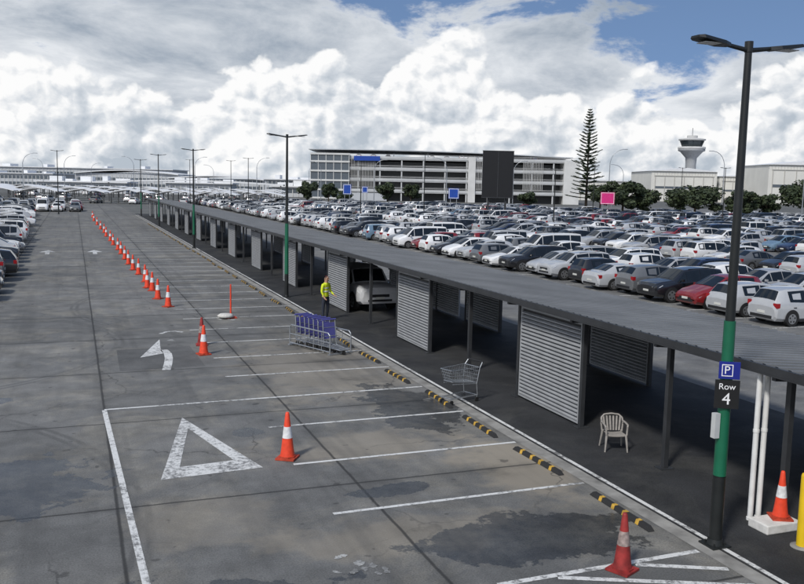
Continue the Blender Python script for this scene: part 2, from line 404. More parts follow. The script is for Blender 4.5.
# ------------------------------------------------------------ lamps
def lamp(loc,h,label,group='double arm lamp posts along the canopy',sleeve=True):
    r=thing('street_lamp',label,'street lamp',loc,0,group)
    m=M(); m.tube((0,0,0),(0,0,1.1),.10,.095,16); m.tube((0,0,1.1),(0,0,h-.1),.085,.05,16); m.tube((0,0,h-.1),(0,0,h+.05),.06,.06,12)
    m.box((-.17,-.17,0),(.17,.17,.03)); m.tube((0,0,.03),(0,0,.12),.13,.11,16)
    for a in (45,135,225,315):
        x=.18*math.cos(math.radians(a));yy=.18*math.sin(math.radians(a)); m.tube((x*.8,yy*.8,.03),(x*.8,yy*.8,.07),.015,n=6)
    part('pole',m,'pole_black',r)
    if sleeve:
        m=M(); m.tube((0,0,1.12),(0,0,3.5),.098,.085,16); part('green_sleeve',m,'sleeve_green',r)
    for s in (-1,1):
        m=M(); m.tube((s*.05,0,h-.07),(s*.42,0,h-.02),.035,.03,8); part('arm',m,'pole_black',r)
        m=M(); z=h-.02
        pr=[(.36,.06,-.03,.05),(.50,.14,-.03,.055),(.88,.15,-.0,.05),(.95,.10,.01,.03)]
        vs=[]
        for (x,w,zz,t) in pr:
            zz=zz+(x-.36)*.07
            vs+=[(s*x,-w,z+zz),(s*x,w,z+zz),(s*x,w*.8,z+zz+t),(s*x,-w*.8,z+zz+t)]
        fs=[(0,1,2,3)]+[(4*i+a,4*i+(a+1)%4,4*i+4+(a+1)%4,4*i+4+a) for i in range(3) for a in range(4)]+[(12,15,14,13)]
        m.add(vs,fs); hd=part('lamp_head',m,'pole_black',r)
        m=M(); m.box((s*.70-.14,-.10,z-.012),(s*.70+.14,.10,z-.001)); part('led_panel',m,'led',hd)
    return r
L1=lamp((9.1,10.1,0),7.5,'black twin headed lamp post with green sleeve and row 4 sign')
lamp((9.35,39.9,0),7.6,'black twin headed lamp post with green sleeve beside the canopy')
lamp((9.0,71,0),7.9,'black twin headed lamp post with green sleeve beside the canopy')
lamp((9.4,106,0),8.4,'black twin headed lamp post with green sleeve beside the canopy')
lamp((9.4,135,0),8.4,'black twin headed lamp post with green sleeve beside the canopy')
def text(name,s,size,parent,loc,rot,mk,ext=.002):
    cu=bpy.data.curves.new(name,'FONT'); cu.body=s; cu.size=size; cu.align_x='CENTER'; cu.align_y='CENTER'; cu.extrude=ext
    o=bpy.data.objects.new(name,cu); col.objects.link(o)
    me=bpy.data.meshes.new_from_object(o.evaluated_get(bpy.context.evaluated_depsgraph_get())); bpy.data.objects.remove(o)
    me.materials.clear(); me.materials.append(MT[mk]); p=put(name,me,parent,loc); p.rotation_euler=rot; return p
sg=bpy.data.objects.new('row_sign',None); col.objects.link(sg); sg.parent=L1; sg.rotation_euler=(0,0,math.radians(-32)); sg.location=(0,0,.21)
m=M(); m.box((-.13,-.125,2.43),(.17,-.105,2.69)); part('parking_plate',m,'sign_blue',sg)
m=M(); m.box((-.17,-.125,1.98),(.18,-.105,2.412)); part('row_plate',m,'sign_black',sg)
text('letter_p','P',.17,sg,(-.015,-.1275,2.56),(math.pi/2,0,0),'sign_white')
m=M()
def ring_frame(m,x0,x1,z0,z1,t,y):
    m.box((x0,y,z0),(x1,y+.003,z0+t)); m.box((x0,y,z1-t),(x1,y+.003,z1)); m.box((x0,y,z0+t),(x0+t,y+.003,z1-t)); m.box((x1-t,y,z0+t),(x1,y+.003,z1-t))
ring_frame(m,-.09,.07,2.47,2.65,.012,-.129); part('letter_border',m,'sign_white',sg)
text('row_word','Row',.13,sg,(.0,-.1275,2.31),(math.pi/2,0,0),'sign_white')
text('row_number','4',.25,sg,(.0,-.1275,2.12),(math.pi/2,0,0),'sign_white')
m=M(); m.box((-.19,-.05,1.72),(-.10,.04,2.10)); part('control_box',m,'box_grey',L1)

# ------------------------------------------------------------ cones
def cone_meshes(mk,rk):
    b=M(); b.box((-.19,-.19,0),(.19,.19,.035)); b.prism([(.17*math.cos(t),.17*math.sin(t)) for t in [math.pi/4*i+math.pi/8 for i in range(8)]],.0352,.06)
    c=M(); c.revolve([(.145,.06),(.125,.18),(.098,.42),(.068,.66),(.04,.90),(.028,.93),(.012,.93)],24)
    r=M(); r.revolve([(.1005,.42),(.0715,.645)],24)
    return b.mesh('base',['cone_base' if mk=='cone_orange' else mk]),c.mesh('cone_body',[mk]),r.mesh('reflective_band',[rk])
CO=cone_meshes('cone_orange','reflect'); CR=cone_meshes('cone_red','reflect_dull')
def cone(x,y,ms=CO,label='orange traffic cone with white band standing on the asphalt',z=.006,s=1,rot=None,grp='traffic cones along the lane'):
    r=thing('traffic_cone',label,'traffic cone',(x,y,z),U(0,1.5) if rot is None else rot,grp); r.scale=(s,s,s)
    r.rotation_euler=(U(-.015,.015),U(-.015,.015),r.rotation_euler[2])
    put('base',ms[0],r); put('cone_body',ms[1],r); put('reflective_band',ms[2],r); return r
cone(3.82,16.15,label='bright orange traffic cone with white band by the triangle marking')
cone(7.2,9.8,CR,'faded dark red traffic cone beside the hatched marking',s=.92)
cone(10.62,10.35,label='orange traffic cone standing on a white concrete block',z=.16,s=.85)
for x,y in [(3.75,27.0),(3.72,37.8),(3.55,40.3),(3.5,43.4),(3.4,45.0),(3.35,47.6),(3.3,51),(3.3,54.0),(3.15,57.5),(3.1,61.5),(3.1,66),(3.05,70),(3.0,75),(2.95,80),(2.85,86),(2.8,92),(2.7,99),(2.6,108),(2.4,118),(2.3,128)]:
    cone(x+U(-.12,.12),y+U(-.3,.3) if y>38 else y)
cone(3.85,28.6,CR,'dark red traffic cone just behind an orange one')
m=M(); m.box((10.15,10.12,.004),(10.85,10.55,.158)); b=part('concrete_block',m,'concrete_white'); tag(b,'low white concrete block carrying a traffic cone','block')
bv=b.modifiers.new('b','BEVEL'); bv.width=.02; bv.segments=2
root=thing('bollard','stout yellow steel bollard by the canopy end','bollard',(10.35,9.62,0))
m=M(); m.revolve([(.085,0),(.085,1.12),(.075,1.16),(.04,1.185),(.0,1.19)],24); part('bollard_post',m,'bollard_yellow',root)
m=M(); m.revolve([(.17,0),(.17,.02),(.12,.03)],20); part('bollard_footing',m,'concrete',root)

root=thing('marker_post','thin orange marker post weighted with a pale sandbag','marker post',(5.75,34.2,0))
m=M(); m.tube((0,0,.04),(0,0,1.35),.035,.03,10); part('marker_stick',m,'cone_orange',root)
m=M(); m.box((-.22,-.22,0),(.22,.22,.04)); part('base',m,'cone_base',root)
m=M(); m.revolve([(.05,.04),(.30,.06),(.33,.12),(.22,.19),(.03,.2)],14,c=(-.22,-.1)); part('sandbag',m,'sandbag',root)

# ------------------------------------------------------------ plastic chair
def chair(loc,rz):
    r=thing('plastic_chair','weathered beige plastic armchair on the dark asphalt','chair',loc,rz); r.scale=(.85,.85,.85)
    m=M(); n=8
    vs=[];fs=[]
    for j in range(7):
        for i in range(n+1):
            x=-.23+.46*i/n; y=-.22+.42*j/6
            z=.43-.02*math.cos((i/n-.5)*math.pi)-.03*(j/6)+(-.03 if j==0 else 0)
            vs.append((x*(1-.08*j/6),y,z))
    for j in range(6):
        for i in range(n): fs.append((j*(n+1)+i,j*(n+1)+i+1,(j+1)*(n+1)+i+1,(j+1)*(n+1)+i))
    m.add(vs,fs,0,True); m.add([(x,y,z-.012) for x,y,z in vs],[tuple(reversed(f)) for f in fs],0,True); part('seat',m,'chair_plastic',r)
    m=M()
    for i in range(6):
        x=-.17+.068*i; pts=[(x*(1+.25*t),.20+.10*t+.02*(1-abs(x)*5),.42+.34*t) for t in (0,.33,.66,1)]
        for a,b in zip(pts,pts[1:]):
            w=.021; m.add([(a[0]-w,a[1],a[2]),(a[0]+w,a[1],a[2]),(b[0]+w,b[1],b[2]),(b[0]-w,b[1],b[2]),(a[0]-w,a[1]+.01,a[2]),(a[0]+w,a[1]+.01,a[2]),(b[0]+w,b[1]+.01,b[2]),(b[0]-w,b[1]+.01,b[2])],[(0,1,2,3),(7,6,5,4),(0,4,5,1),(3,2,6,7),(0,3,7,4),(1,5,6,2)])
    pts=[(-.27,.22,.60),(-.26,.29,.72),(-.18,.33,.79),(0,.345,.81),(.18,.33,.79),(.26,.29,.72),(.27,.22,.60)]
    m.path(pts,.022,8); m.path([(-.25,.22,.42),(-.27,.25,.60)],.022,8); m.path([(.25,.22,.42),(.27,.25,.60)],.022,8); part('backrest',m,'chair_plastic',r)
    for s in (-1,1):
        m=M(); pts=[(s*.26,.25,.66),(s*.285,.05,.66),(s*.285,-.16,.65),(s*.26,-.22,.60),(s*.25,-.23,.42)]; m.path(pts,.024,8); part('armrest',m,'chair_plastic',r)
        for (y0,y1) in ((-.21,-.27),(.20,.29)):
            m=M(); m.tube((s*.235,y0,.43),(s*.275,y1,0),.032,.020,8); part('leg',m,'chair_plastic',r)
chair((10.45,14.75,.006),math.radians(-20))

# ------------------------------------------------------------ shopping trolley
def wheelp(m,x,y,r=.06): m.tube((x,y-.014,r),(x,y+.014,r),r,n=14)
def shop_trolley(loc,rz):
    r=thing('shopping_trolley','empty galvanised wire shopping trolley beside the wheel stops','trolley',loc,rz)
    m=M(); w0,w1=.20,.27
    def P(t,s,h):
        x=-.45+.9*t - (1-h)*(.10*t-.02); w=(w1*(1-t)+w0*t)*(.78+.22*h); z=.48+.40*h+ (1-h)*.10*t; return (x,s*w,z)
    for h in (0,.25,.5,.75,1):
        rr=.011 if h in(0,1) else .005
        m.path([P(0,-1,h),P(1,-1,h),P(1,1,h),P(0,1,h),P(0,-1,h)],rr,5)
    for i in range(15):
        t=i/14
        for s in (-1,1): m.tube(P(t,s,0),P(t,s,1),.0042,n=4)
        m.tube(P(t,-1,0),P(t,1,0),.0042,n=4)
    for i in range(9):
        s=-1+2*i/8
        m.tube(P(1,s,0),P(1,s,1),.0042,n=4); m.tube(P(0,s,0),P(0,s,1),.0042,n=4); m.tube(P(0,s,0),P(1,s,0),.0042,n=4)
    part('basket',m,'galv',r)
    m=M()
    for s in (-1,1):
        m.path([(-.58,s*.25,1.0),(-.47,s*.27,.86),(-.40,s*.24,.46),(-.44,s*.24,.16),(.42,s*.17,.16)],.014,6); m.tube((-.40,s*.24,.46),(.36,s*.16,.52),.011,n=6)
        m.tube((-.42,s*.24,.16),(-.42,s*.24,.08),.014,n=6); m.tube((.40,s*.17,.16),(.40,s*.17,.08),.014,n=6)
    m.tube((.42,-.17,.16),(.42,.17,.16),.012,n=6); m.tube((-.44,-.24,.16),(-.44,.24,.16),.012,n=6)
    for i in range(7): m.tube((-.42,-.2+.4*i/6,.165),(.4,-.15+.3*i/6,.165),.004,n=4)
    part('frame',m,'galv',r)
    m=M(); m.tube((-.58,-.27,1.0),(-.58,.27,1.0),.02,n=10); part('handle',m,'black_trim_gap',r)
    for (x,y) in ((-.42,-.24),(-.42,.24),(.40,-.17),(.40,.17)):
        m=M(); wheelp(m,x,y); part('wheel',m,'tyre',r)
shop_trolley((8.95,19.3,.006),math.radians(200))

# ------------------------------------------------------------ luggage trolleys + corral
cang=math.atan2(25.9-28.7,8.0-6.9); ccx,ccy=7.45,27.0; CL=1.1
croot=thing('trolley_corral','galvanised steel rail corral holding luggage trolleys','trolley corral',(ccx,ccy,.004),cang)
for s in (-1,1):
    m=M()
    m.path([(-CL,s*.42,.05),(-CL,s*.42,.62),(-CL+.1,s*.42,.70),(CL-.1,s*.42,.70),(CL,s*.42,.62),(CL,s*.42,.05)],.024,8)
    m.tube((-CL,s*.42,.4),(CL,s*.42,.4),.018,n=8); m.tube((-CL,s*.42,.1),(CL,s*.42,.1),.02,n=8)
    for i in range(1,5): m.tube((-CL+2*CL*i/5,s*.42,.1),(-CL+2*CL*i/5,s*.42,.70),.012,n=6)
    part('side_rail',m,'galv',croot)
for x in (-CL,CL):
    m=M(); m.box((x-.06,-.47,0),(x+.06,.47,.04)); part('base_plate',m,'galv',croot)
def lug_proto():
    r=thing('luggage_trolley','blue and silver airport luggage trolley nested in the corral','trolley',(0,0,0),0,'nested luggage trolleys')
    m=M()
    for s in (-1,1):
        m.path([(-.42,s*.24,1.02),(-.36,s*.25,.5),(-.34,s*.26,.2),(.45,s*.16,.16)],.019,6)
    m.path([(-.36,-.25,.5),(-.36,.25,.5)],.014,6); m.tube((.45,-.16,.16),(.45,.16,.16),.015,n=6); m.tube((-.39,-.245,.78),(-.39,.245,.78),.012,n=6)
    for i in range(5): m.tube((-.34,-.2+.1*i,.2),(.45,-.12+.06*i,.16),.008,n=5)
    part('frame',m,'galv',r)
    m=M()
    vs=[(-.365,-.225,.42),(-.365,.225,.42),(-.425,.215,.93),(-.425,-.215,.93)]; vs2=[(x+.02,y,z) for x,y,z in vs]
    m.add(vs+vs2,[(0,1,2,3),(7,6,5,4),(0,4,5,1),(1,5,6,2),(2,6,7,3),(3,7,4,0)]); part('back_panel',m,'trolley_blue',r)
    m=M(); m.tube((-.42,-.27,1.03),(-.42,.27,1.03),.026,n=10); part('handle',m,'trolley_blue',r)
    for (x,y) in ((-.3,-.24),(-.3,.24),(.40,0)):
        m=M(); m.tube((x,y-.02,.08),(x,y+.02,.08),.08,n=14); part('wheel',m,'tyre',r)
    return r
lp=lug_proto(); ls=snapshot(lp)
ca,sa_=math.cos(cang),math.sin(cang)
for i in range(7):
    d=-.62+.25*i; x=ccx+ca*d; y=ccy+sa_*d
    if i==0: lp.location=(x,y,.006); lp.rotation_euler=(0,0,cang)
    else: clone(ls,(x,y,.006),cang+U(-.04,.04))

# ------------------------------------------------------------ person
def person(loc,rz):
    r=thing('person','person in yellow hi-vis jacket and dark trousers standing by the canopy','person',loc,rz)
    J={'pel':((0,0,.95),.15),'w':((0,0,1.10),.135),'ch':((0,-.02,1.32),.165),'nk':((0,-.02,1.50),.062),'hd0':((0,-.04,1.58),.085),'hd':((0,-.05,1.68),.10),'top':((0,-.04,1.75),.06)}
    E=[('pel','w'),('w','ch'),('ch','nk'),('nk','hd0'),('hd0','hd'),('hd','top')]
    for s,n in ((1,'r'),(-1,'l')):
        J['hip'+n]=((s*.10,0,.88),.10); J['kn'+n]=((s*.12,-.03 if s>0 else .02,.50),.065); J['an'+n]=((s*.13,.02,.10),.045); J['to'+n]=((s*.14,-.13,.04),.035)
        J['sh'+n]=((s*.19,-.01,1.42),.07); J['el'+n]=((s*.27,-.02,1.14),.048); J['wr'+n]=((s*.26,-.22 if s>0 else -.14,.98 if s>0 else .93),.032); J['pm'+n]=((s*.255,-.29 if s>0 else -.19,.96 if s>0 else .87),.03)
        E+=[('pel','hip'+n),('hip'+n,'kn'+n),('kn'+n,'an'+n),('an'+n,'to'+n),('ch','sh'+n),('sh'+n,'el'+n),('el'+n,'wr'+n),('wr'+n,'pm'+n)]
        for k in range(5):
            p=J['pm'+n][0]; off=(-.022+.014*k)
            if k<4:
                a=(p[0]+off,p[1]-.035,p[2]-.012); b=(a[0],a[1]-.025,a[2]-.018); c=(b[0],b[1]-.006,b[2]-.022)
            else:
                a=(p[0]-s*.035,p[1]-.01,p[2]); b=(a[0]-s*.006,a[1]-.025,a[2]-.005); c=(b[0],b[1]-.018,b[2]-.008)
            for q,t in zip((a,b,c),'abc'): J[f'f{n}{k}{t}']=(q,.009)
            E+=[('pm'+n,f'f{n}{k}a'),(f'f{n}{k}a',f'f{n}{k}b'),(f'f{n}{k}b',f'f{n}{k}c')]
    keys=list(J); me=bpy.data.meshes.new('p'); me.from_pydata([J[k][0] for k in keys],[(keys.index(a),keys.index(b)) for a,b in E],[])
    o=bpy.data.objects.new('p',me); col.objects.link(o)
    o.modifiers.new('s','SKIN'); o.modifiers.new('u','SUBSURF').levels=2
    for i,k in enumerate(keys):
        sv=me.skin_vertices[0].data[i]; rr=J[k][1]; sv.radius=(rr,rr*(.72 if k in('ch','w','pel') else 1)); sv.use_root=(k=='pel')
    dg=bpy.context.evaluated_depsgraph_get(); b=bpy.data.meshes.new_from_object(o.evaluated_get(dg)); bpy.data.objects.remove(o)
    b.materials.clear()
    for k in ('skin','hivis','trousers','tyre','hair'): b.materials.append(MT[k])
    for p in b.polygons:
        c=p.center; p.use_smooth=True
        if c.z>1.66 and c.y>-.09 or c.z>1.75: p.material_index=4
        elif c.z>1.49: p.material_index=0
        elif c.z<.09: p.material_index=3
        elif c.z<.93 and abs(c.x)<.2: p.material_index=2
        elif c.z<1.01 and abs(c.x)>.2 : p.material_index=0
        else: p.material_index=1
    put('body',b,r)
    m=M(); m.tube((0,-.15,1.655),(0,-.175,1.635),.012,.016,8); part('nose',m,'skin',r)
    for s in (-1,1):
        m=M(); m.tube((s*.035,-.135,1.68),(s*.035,-.148,1.68),.012,n=8); part('eye',m,'hair',r)
        m=M(); m.tube((s*.098,-.05,1.67),(s*.112,-.045,1.67),.028,.02,8); part('ear',m,'skin',r)
    for z in (1.12,1.26):
        m=M(); m.revolve([(.158,z),(.162,z+.05)],20); m2=M(); m2.merge(m,Matrix.Diagonal((1.0,.74,1,1))); part('reflective_stripe',m2,'reflect',r)
person((9.3,32.9,.006),math.radians(35))

# ------------------------------------------------------------ cars
CARS={
'hatchback':dict(w=.86,wr=.31,ax=(1.28,-1.22),st=[(2.0,.33,.50,.60,.66,.56),(1.94,.24,.60,.72,.78,.64),(1.65,.2,.74,.85,.85,.70),(1.05,.2,.88,.99,.86,.74),(.20,.2,.90,1.43,.86,.59),(-.45,.2,.92,1.50,.86,.61),(-1.35,.2,.96,1.46,.86,.59),(-1.66,.2,.98,1.41,.85,.56),(-1.95,.22,.90,.99,.82,.68),(-2.03,.30,.66,.76,.76,.66)],ws=(3,4),rw=(7,8)),
'compact':dict(w=.84,wr=.30,ax=(1.22,-1.15),st=[(1.90,.33,.52,.62,.66,.56),(1.85,.24,.64,.76,.76,.62),(1.6,.2,.78,.90,.82,.68),(1.10,.2,.92,1.02,.84,.72),(.35,.2,.94,1.45,.84,.60),(-.40,.2,.95,1.55,.84,.62),(-1.25,.2,.97,1.53,.84,.61),(-1.62,.2,.99,1.47,.83,.58),(-1.84,.22,.92,1.02,.80,.66),(-1.90,.30,.68,.78,.74,.64)],ws=(3,4),rw=(7,8)),
'sedan':dict(w=.89,wr=.32,ax=(1.42,-1.38),st=[(2.32,.33,.50,.58,.66,.56),(2.25,.24,.58,.69,.80,.66),(1.85,.2,.72,.82,.87,.72),(1.05,.2,.85,.95,.89,.75),(.20,.2,.88,1.38,.89,.58),(-.5,.2,.90,1.45,.89,.60),(-1.15,.2,.93,1.40,.88,.58),(-1.85,.2,.94,1.05,.87,.70),(-2.22,.22,.86,1.01,.84,.70),(-2.33,.30,.68,.78,.76,.66)],ws=(3,4),rw=(6,7)),
'suv':dict(w=.92,wr=.37,ax=(1.38,-1.32),st=[(2.25,.42,.70,.80,.72,.62),(2.20,.32,.82,.94,.85,.72),(1.85,.27,.94,1.04,.91,.76),(1.15,.27,1.02,1.11,.92,.77),(.45,.27,1.03,1.60,.92,.65),(-.4,.27,1.05,1.69,.92,.67),(-1.4,.27,1.09,1.67,.92,.66),(-1.88,.27,1.11,1.60,.91,.62),(-2.19,.3,1.02,1.12,.88,.74),(-2.26,.38,.76,.88,.82,.72)],ws=(3,4),rw=(7,8)),
'crossover':dict(w=.90,wr=.35,ax=(1.32,-1.26),st=[(2.14,.40,.64,.74,.70,.60),(2.08,.30,.76,.88,.82,.68),(1.75,.25,.88,.98,.89,.74),(1.10,.25,.96,1.05,.90,.76),(.30,.25,.98,1.52,.90,.62),(-.4,.25,1.0,1.60,.90,.64),(-1.25,.25,1.05,1.55,.90,.61),(-1.72,.25,1.09,1.46,.89,.56),(-2.10,.28,.99,1.10,.86,.70),(-2.16,.36,.74,.86,.80,.68)],ws=(3,4),rw=(7,8)),
'wagon':dict(w=.89,wr=.32,ax=(1.40,-1.36),st=[(2.30,.33,.54,.64,.66,.56),(2.23,.24,.64,.75,.80,.66),(1.85,.2,.76,.86,.87,.72),(1.15,.2,.87,.97,.89,.75),(.35,.2,.90,1.42,.89,.59),(-.5,.2,.92,1.49,.89,.61),(-1.5,.2,.96,1.46,.88,.60),(-1.98,.2,.98,1.39,.87,.56),(-2.27,.22,.88,.98,.84,.70),(-2.33,.30,.66,.76,.76,.66)],ws=(3,4),rw=(7,8)),
'van':dict(w=.93,wr=.33,ax=(1.55,-1.45),st=[(2.40,.38,.66,.78,.72,.64),(2.34,.28,.80,.95,.85,.74),(2.05,.24,.96,1.08,.92,.80),(1.70,.24,1.04,1.18,.93,.80),(.95,.24,1.08,1.86,.93,.72),(0.1,.24,1.1,1.95,.93,.75),(-1.3,.24,1.12,1.95,.93,.75),(-2.2,.24,1.12,1.92,.92,.73),(-2.38,.26,1.05,1.24,.90,.78),(-2.43,.34,.80,.92,.84,.74)],ws=(3,4),rw=(7,8)),
'boxy':dict(w=.93,wr=.38,ax=(1.42,-1.40),st=[(2.30,.45,.74,.90,.80,.74),(2.26,.36,.86,1.02,.90,.80),(2.0,.32,1.00,1.10,.93,.82),(1.15,.32,1.08,1.16,.94,.82),(.70,.32,1.08,1.72,.94,.74),(-.4,.32,1.09,1.80,.94,.76),(-1.5,.32,1.10,1.80,.94,.76),(-2.15,.32,1.11,1.77,.93,.74),(-2.28,.34,1.06,1.18,.91,.80),(-2.33,.42,.80,.92,.86,.78)],ws=(3,4),rw=(7,8)),
}
def ring(s):
    x,zb,zl,zt,w,wr=s
    half=[(w*.86,zb),(w*.985,zb+.12),(w+.008,(zb+zl)/2+.04),(w*.985,zl-.12),(w*.95,zl),(wr,zt-.055),(wr*.92,zt-.012),(wr*.5,zt+.012)]
    return [(x,0,zb)]+[(x,y,z) for y,z in half]+[(x,0,zt+.02)]+[(x,-y,z) for y,z in reversed(half)]
def car_parts(kind):
    c=CARS[kind]; st=c['st']; P={}
    sw=[(3,4),(4,5),(5,6)]+([(6,7)] if kind in('wagon','suv','van','boxy') else [])
    rs=[ring(s) for s in st]; n=len(rs[0])
    m=M(); vs=[p for r in rs for p in r]; fs=[]
    for i in range(len(rs)-1):
        for j in range(n): fs.append((i*n+j,i*n+(j+1)%n,(i+1)*n+(j+1)%n,(i+1)*n+j))
    m.add(vs,fs,0,True); m.add(rs[0],[tuple(reversed(range(n)))]); m.add(rs[-1],[tuple(range(n))])
    for s in (-1,1):
        for ax in c['ax']:
            r=c['wr']+.06; pts=[]
            for k in range(19):
                t=math.pi*(-.13+1.26*k/18); z=c['wr']+r*math.sin(t)
                pts.append((ax+r*math.cos(t),s*(c['w']+.016),max(z,.2)))
            if s>0: pts.reverse()
            m.add(pts,[tuple(range(len(pts)))],1)
    for s in (-1,1):
        m.box((c['ax'][1]+.4,s*(c['w']-.02)-.02,st[4][1]-.01),(c['ax'][0]-.4,s*(c['w']-.02)+.02,st[4][1]+.08),1)
    x=st[0][0]; zl=st[0][2]
    m.box((x-.05,-.42,zl-.10),(x+.008,.42,zl+.02),1); m.box((x-.08,-.55,st[0][1]+.0),(x+.004,.55,st[0][1]+.09),1)
    xr=st[-1][0]; m.box((xr-.006,-.6,st[-1][1]),(xr+.06,.6,st[-1][1]+.12),1)
    for s in (-1,1):
        for xx in (.55,-.42): m.box((xx,s*(c['w']+.004)-.006,st[4][1]+.1),(xx+.014,s*(c['w']+.004)+.006,st[4][2]-.1),1)
        for xx in (-.3,-1.15): m.box((xx,s*(c['w']+.006)-.012,st[4][2]-.16),(xx+.14,s*(c['w']+.006)+.012,st[4][2]-.13),1)
        if kind in('suv','wagon','boxy'):
            m.tube((.2,s*(st[5][5]*.93),st[4][3]+.03),(-1.5,s*(st[5][5]*.93),st[6][3]+.045),.016,n=5,mi=1)
    P['body']=(m,['car_paint','black_trim_gap'])
    def screenm(i0,i1):
        g=M(); A=rs[i0][6:13]; B=rs[i1][6:13]; t0,t1=(.06,.95) if i0==3 else (.05,.88)
        vs=[]
        d=Vector((B[3][0]-A[3][0],0,B[3][2]-A[3][2])).normalized(); nn=Vector((-d.z,0,d.x))
        if nn.z<0: nn=-nn
        for t in (t0,t1):
            for a,b in zip(A,B):
                p=Vector(a).lerp(Vector(b),t); p.y*=.95; vs.append(p+nn*.014)
        k=len(A); g.add(vs,[(j,j+1,k+j+1,k+j) for j in range(k-1)],0,True); return g
    P['windscreen']=(screenm(*c['ws']),['glass_dark']); P['rear_window']=(screenm(*c['rw']),['glass_dark'])
    for s,nm in ((0,'side_window'),(1,'side_window.')):
        g=M()
        for (i0,i1) in sw:
            ia,ib=(5,6) if s==0 else (13,12)
            a,b,cc,dd=[Vector(q) for q in (rs[i0][ia],rs[i1][ia],rs[i1][ib],rs[i0][ib])]
            q0=a.lerp(dd,.04); q1=b.lerp(cc,.04); q3=a.lerp(dd,.93); q2=b.lerp(cc,.93)
            l=.16 if i0==3 else .03
            h0=q0.lerp(q1,l); h1=q0.lerp(q1,.97); h2=q3.lerp(q2,.97); h3=q3.lerp(q2,l)
            nn=Vector((0,1 if s==0 else -1,.35)).normalized()*.012
            V=[p+nn for p in (h0,h1,h2,h3)]; g.add(V,[(0,1,2,3)])
        P[nm]=(g,['glass_dark'])
    def wheel(ax,s):
        g=M(); y0=s*(c['w']-.19); y1=s*(c['w']+.028); r=c['wr']
        g.tube((ax,y0,r),(ax,y1,r),r,n=20); g.tube((ax,y1,r),(ax,y1+s*.006,r),r*.66,n=16,mi=1)
        for k in range(5):
            t=2*math.pi*k/5+.3; g.tube((ax+r*.42*math.cos(t),y1+s*.006,r+r*.42*math.sin(t)),(ax+r*.42*math.cos(t),y1+s*.0085,r+r*.42*math.sin(t)),r*.13,n=6,mi=0)
        return g
    i=0
    for s in (-1,1):
        for ax in c['ax']:
            P['wheel'+'.'*i]=(wheel(ax,s),['tyre','rim']); i+=1
    x1=st[1][0]; z=st[1][2]
    for s,e in ((-1,''),(1,'.')):
        g=M(); w=st[1][4]; g.add([(x1+.065,s*w*.58,z-.06),(x1-.10,s*(w+.025),z-.05),(x1-.30,s*(w+.045),z+.06),(x1-.02,s*w*.62,z+.055),(x1+.03,s*w*.58,z-.06),(x1-.17,s*(w-.03),z-.05),(x1-.35,s*(w-.02),z+.05),(x1-.07,s*w*.62,z+.04)],[(0,1,2,3),(4,7,6,5),(0,4,5,1),(1,5,6,2),(2,6,7,3),(3,7,4,0)])
        P['headlight'+e]=(g,['lamp_glass'])
        g=M(); xr=st[-2][0]; zz=st[-2][2]; w=st[-2][4]; g.box((xr-.045,min(s*(w-.22),s*(w+.005)),zz-.16),(xr+.12,max(s*(w-.22),s*(w+.005)),zz+.03)); P['tail_light'+e]=(g,['tail_red'])
        g=M(); xm=st[3][0]-.35; zm=st[4][2]+.03; ym=s*(c['w']+.09); g.box((xm-.05,min(ym-.08*s,ym+.07*s),zm),(xm+.05,max(ym-.08*s,ym+.07*s),zm+.11)); P['mirror'+e]=(g,['car_paint'])
    g=M(); g.box((st[0][0]-.02,-.2,st[0][1]+.10),(st[0][0]+.02,.2,st[0][1]+.2)); P['number_plate']=(g,['plate'])
    g=M(); g.box((st[-1][0]-.02,-.2,st[-1][2]-.18),(st[-1][0]+.02,.2,st[-1][2]-.08)); P['number_plate.']=(g,['plate'])
    return P
protos={}
for k in CARS:
    P=car_parts(k)
    meshes=[(nm.rstrip('.'),m.mesh(k+'_'+nm.rstrip('.'),mats,sharp=24)) for nm,(m,mats) in P.items()]
    order=['car_paint','black_trim_gap','glass_dark','tyre','rim','lamp_glass','tail_red','plate']
    J=M()
    for nm,(m,mats) in P.items(): J.merge(m,mimap=[order.index(x) for x in mats])
    protos[k]=(meshes,J.mesh(k+'_far',order,sharp=24),J,order)
COLS=[('white',(.78,.78,.77),27),('silver',(.42,.43,.44),27),('grey',(.12,.125,.13),19),('black',(.010,.010,.012),18),('red',(.20,.012,.014),4),('dark blue',(.012,.022,.06),4),('pale blue',(.14,.22,.30),1)]
CD={c[0]:c[1] for c in COLS}
KW=[('hatchback',26),('compact',12),('sedan',14),('suv',17),('crossover',18),('wagon',9),('boxy',5),('van',2)]
def pick(l):
    t=sum(x[-1] for x in l)*R()
    for x in l:
        t-=x[-1]
        if t<=0: return x
    return l[-1]
def car(kind,cname,c,loc,rz,near,place,group,scl=None):
    nm_={'crossover':'small suv','compact':'small car','boxy':'tall suv'}.get(kind,kind)
    lab=f'{cname} {nm_} parked {place}'; cat='car' if kind!='van' else 'van'
    if near:
        r=thing('parked_car',lab,cat,loc,rz,group)
        for nm,me in protos[kind][0]:
            o=put(nm,me,r); o.color=(*c,1)
    else:
        r=put('parked_car',protos[kind][1],None,loc,rz,label=lab,category=cat,group=group); r.color=(*c,1)
    if scl: r.scale=scl
    return r
def pz():
    a=pick(COLS); k=pick(KW)[0]
    if k=='van' and R()<.7: a=COLS[0]
    v=U(.8,1.05); return k,a[0],tuple(min(.82,x*v) for x in a[1])
car('boxy','silver',(.60,.61,.62),(12.0,36.6,.01),-math.pi/2+.05,True,'under the canopy','cars under the canopy')
slots=[]
for i in range(38):
    y=41.4+2.65*i
    if y<142: slots.append((-5.4-.022*(y-45),y,0 if R()<.5 else math.pi,'in the bays across the lane','cars parked across the lane'))
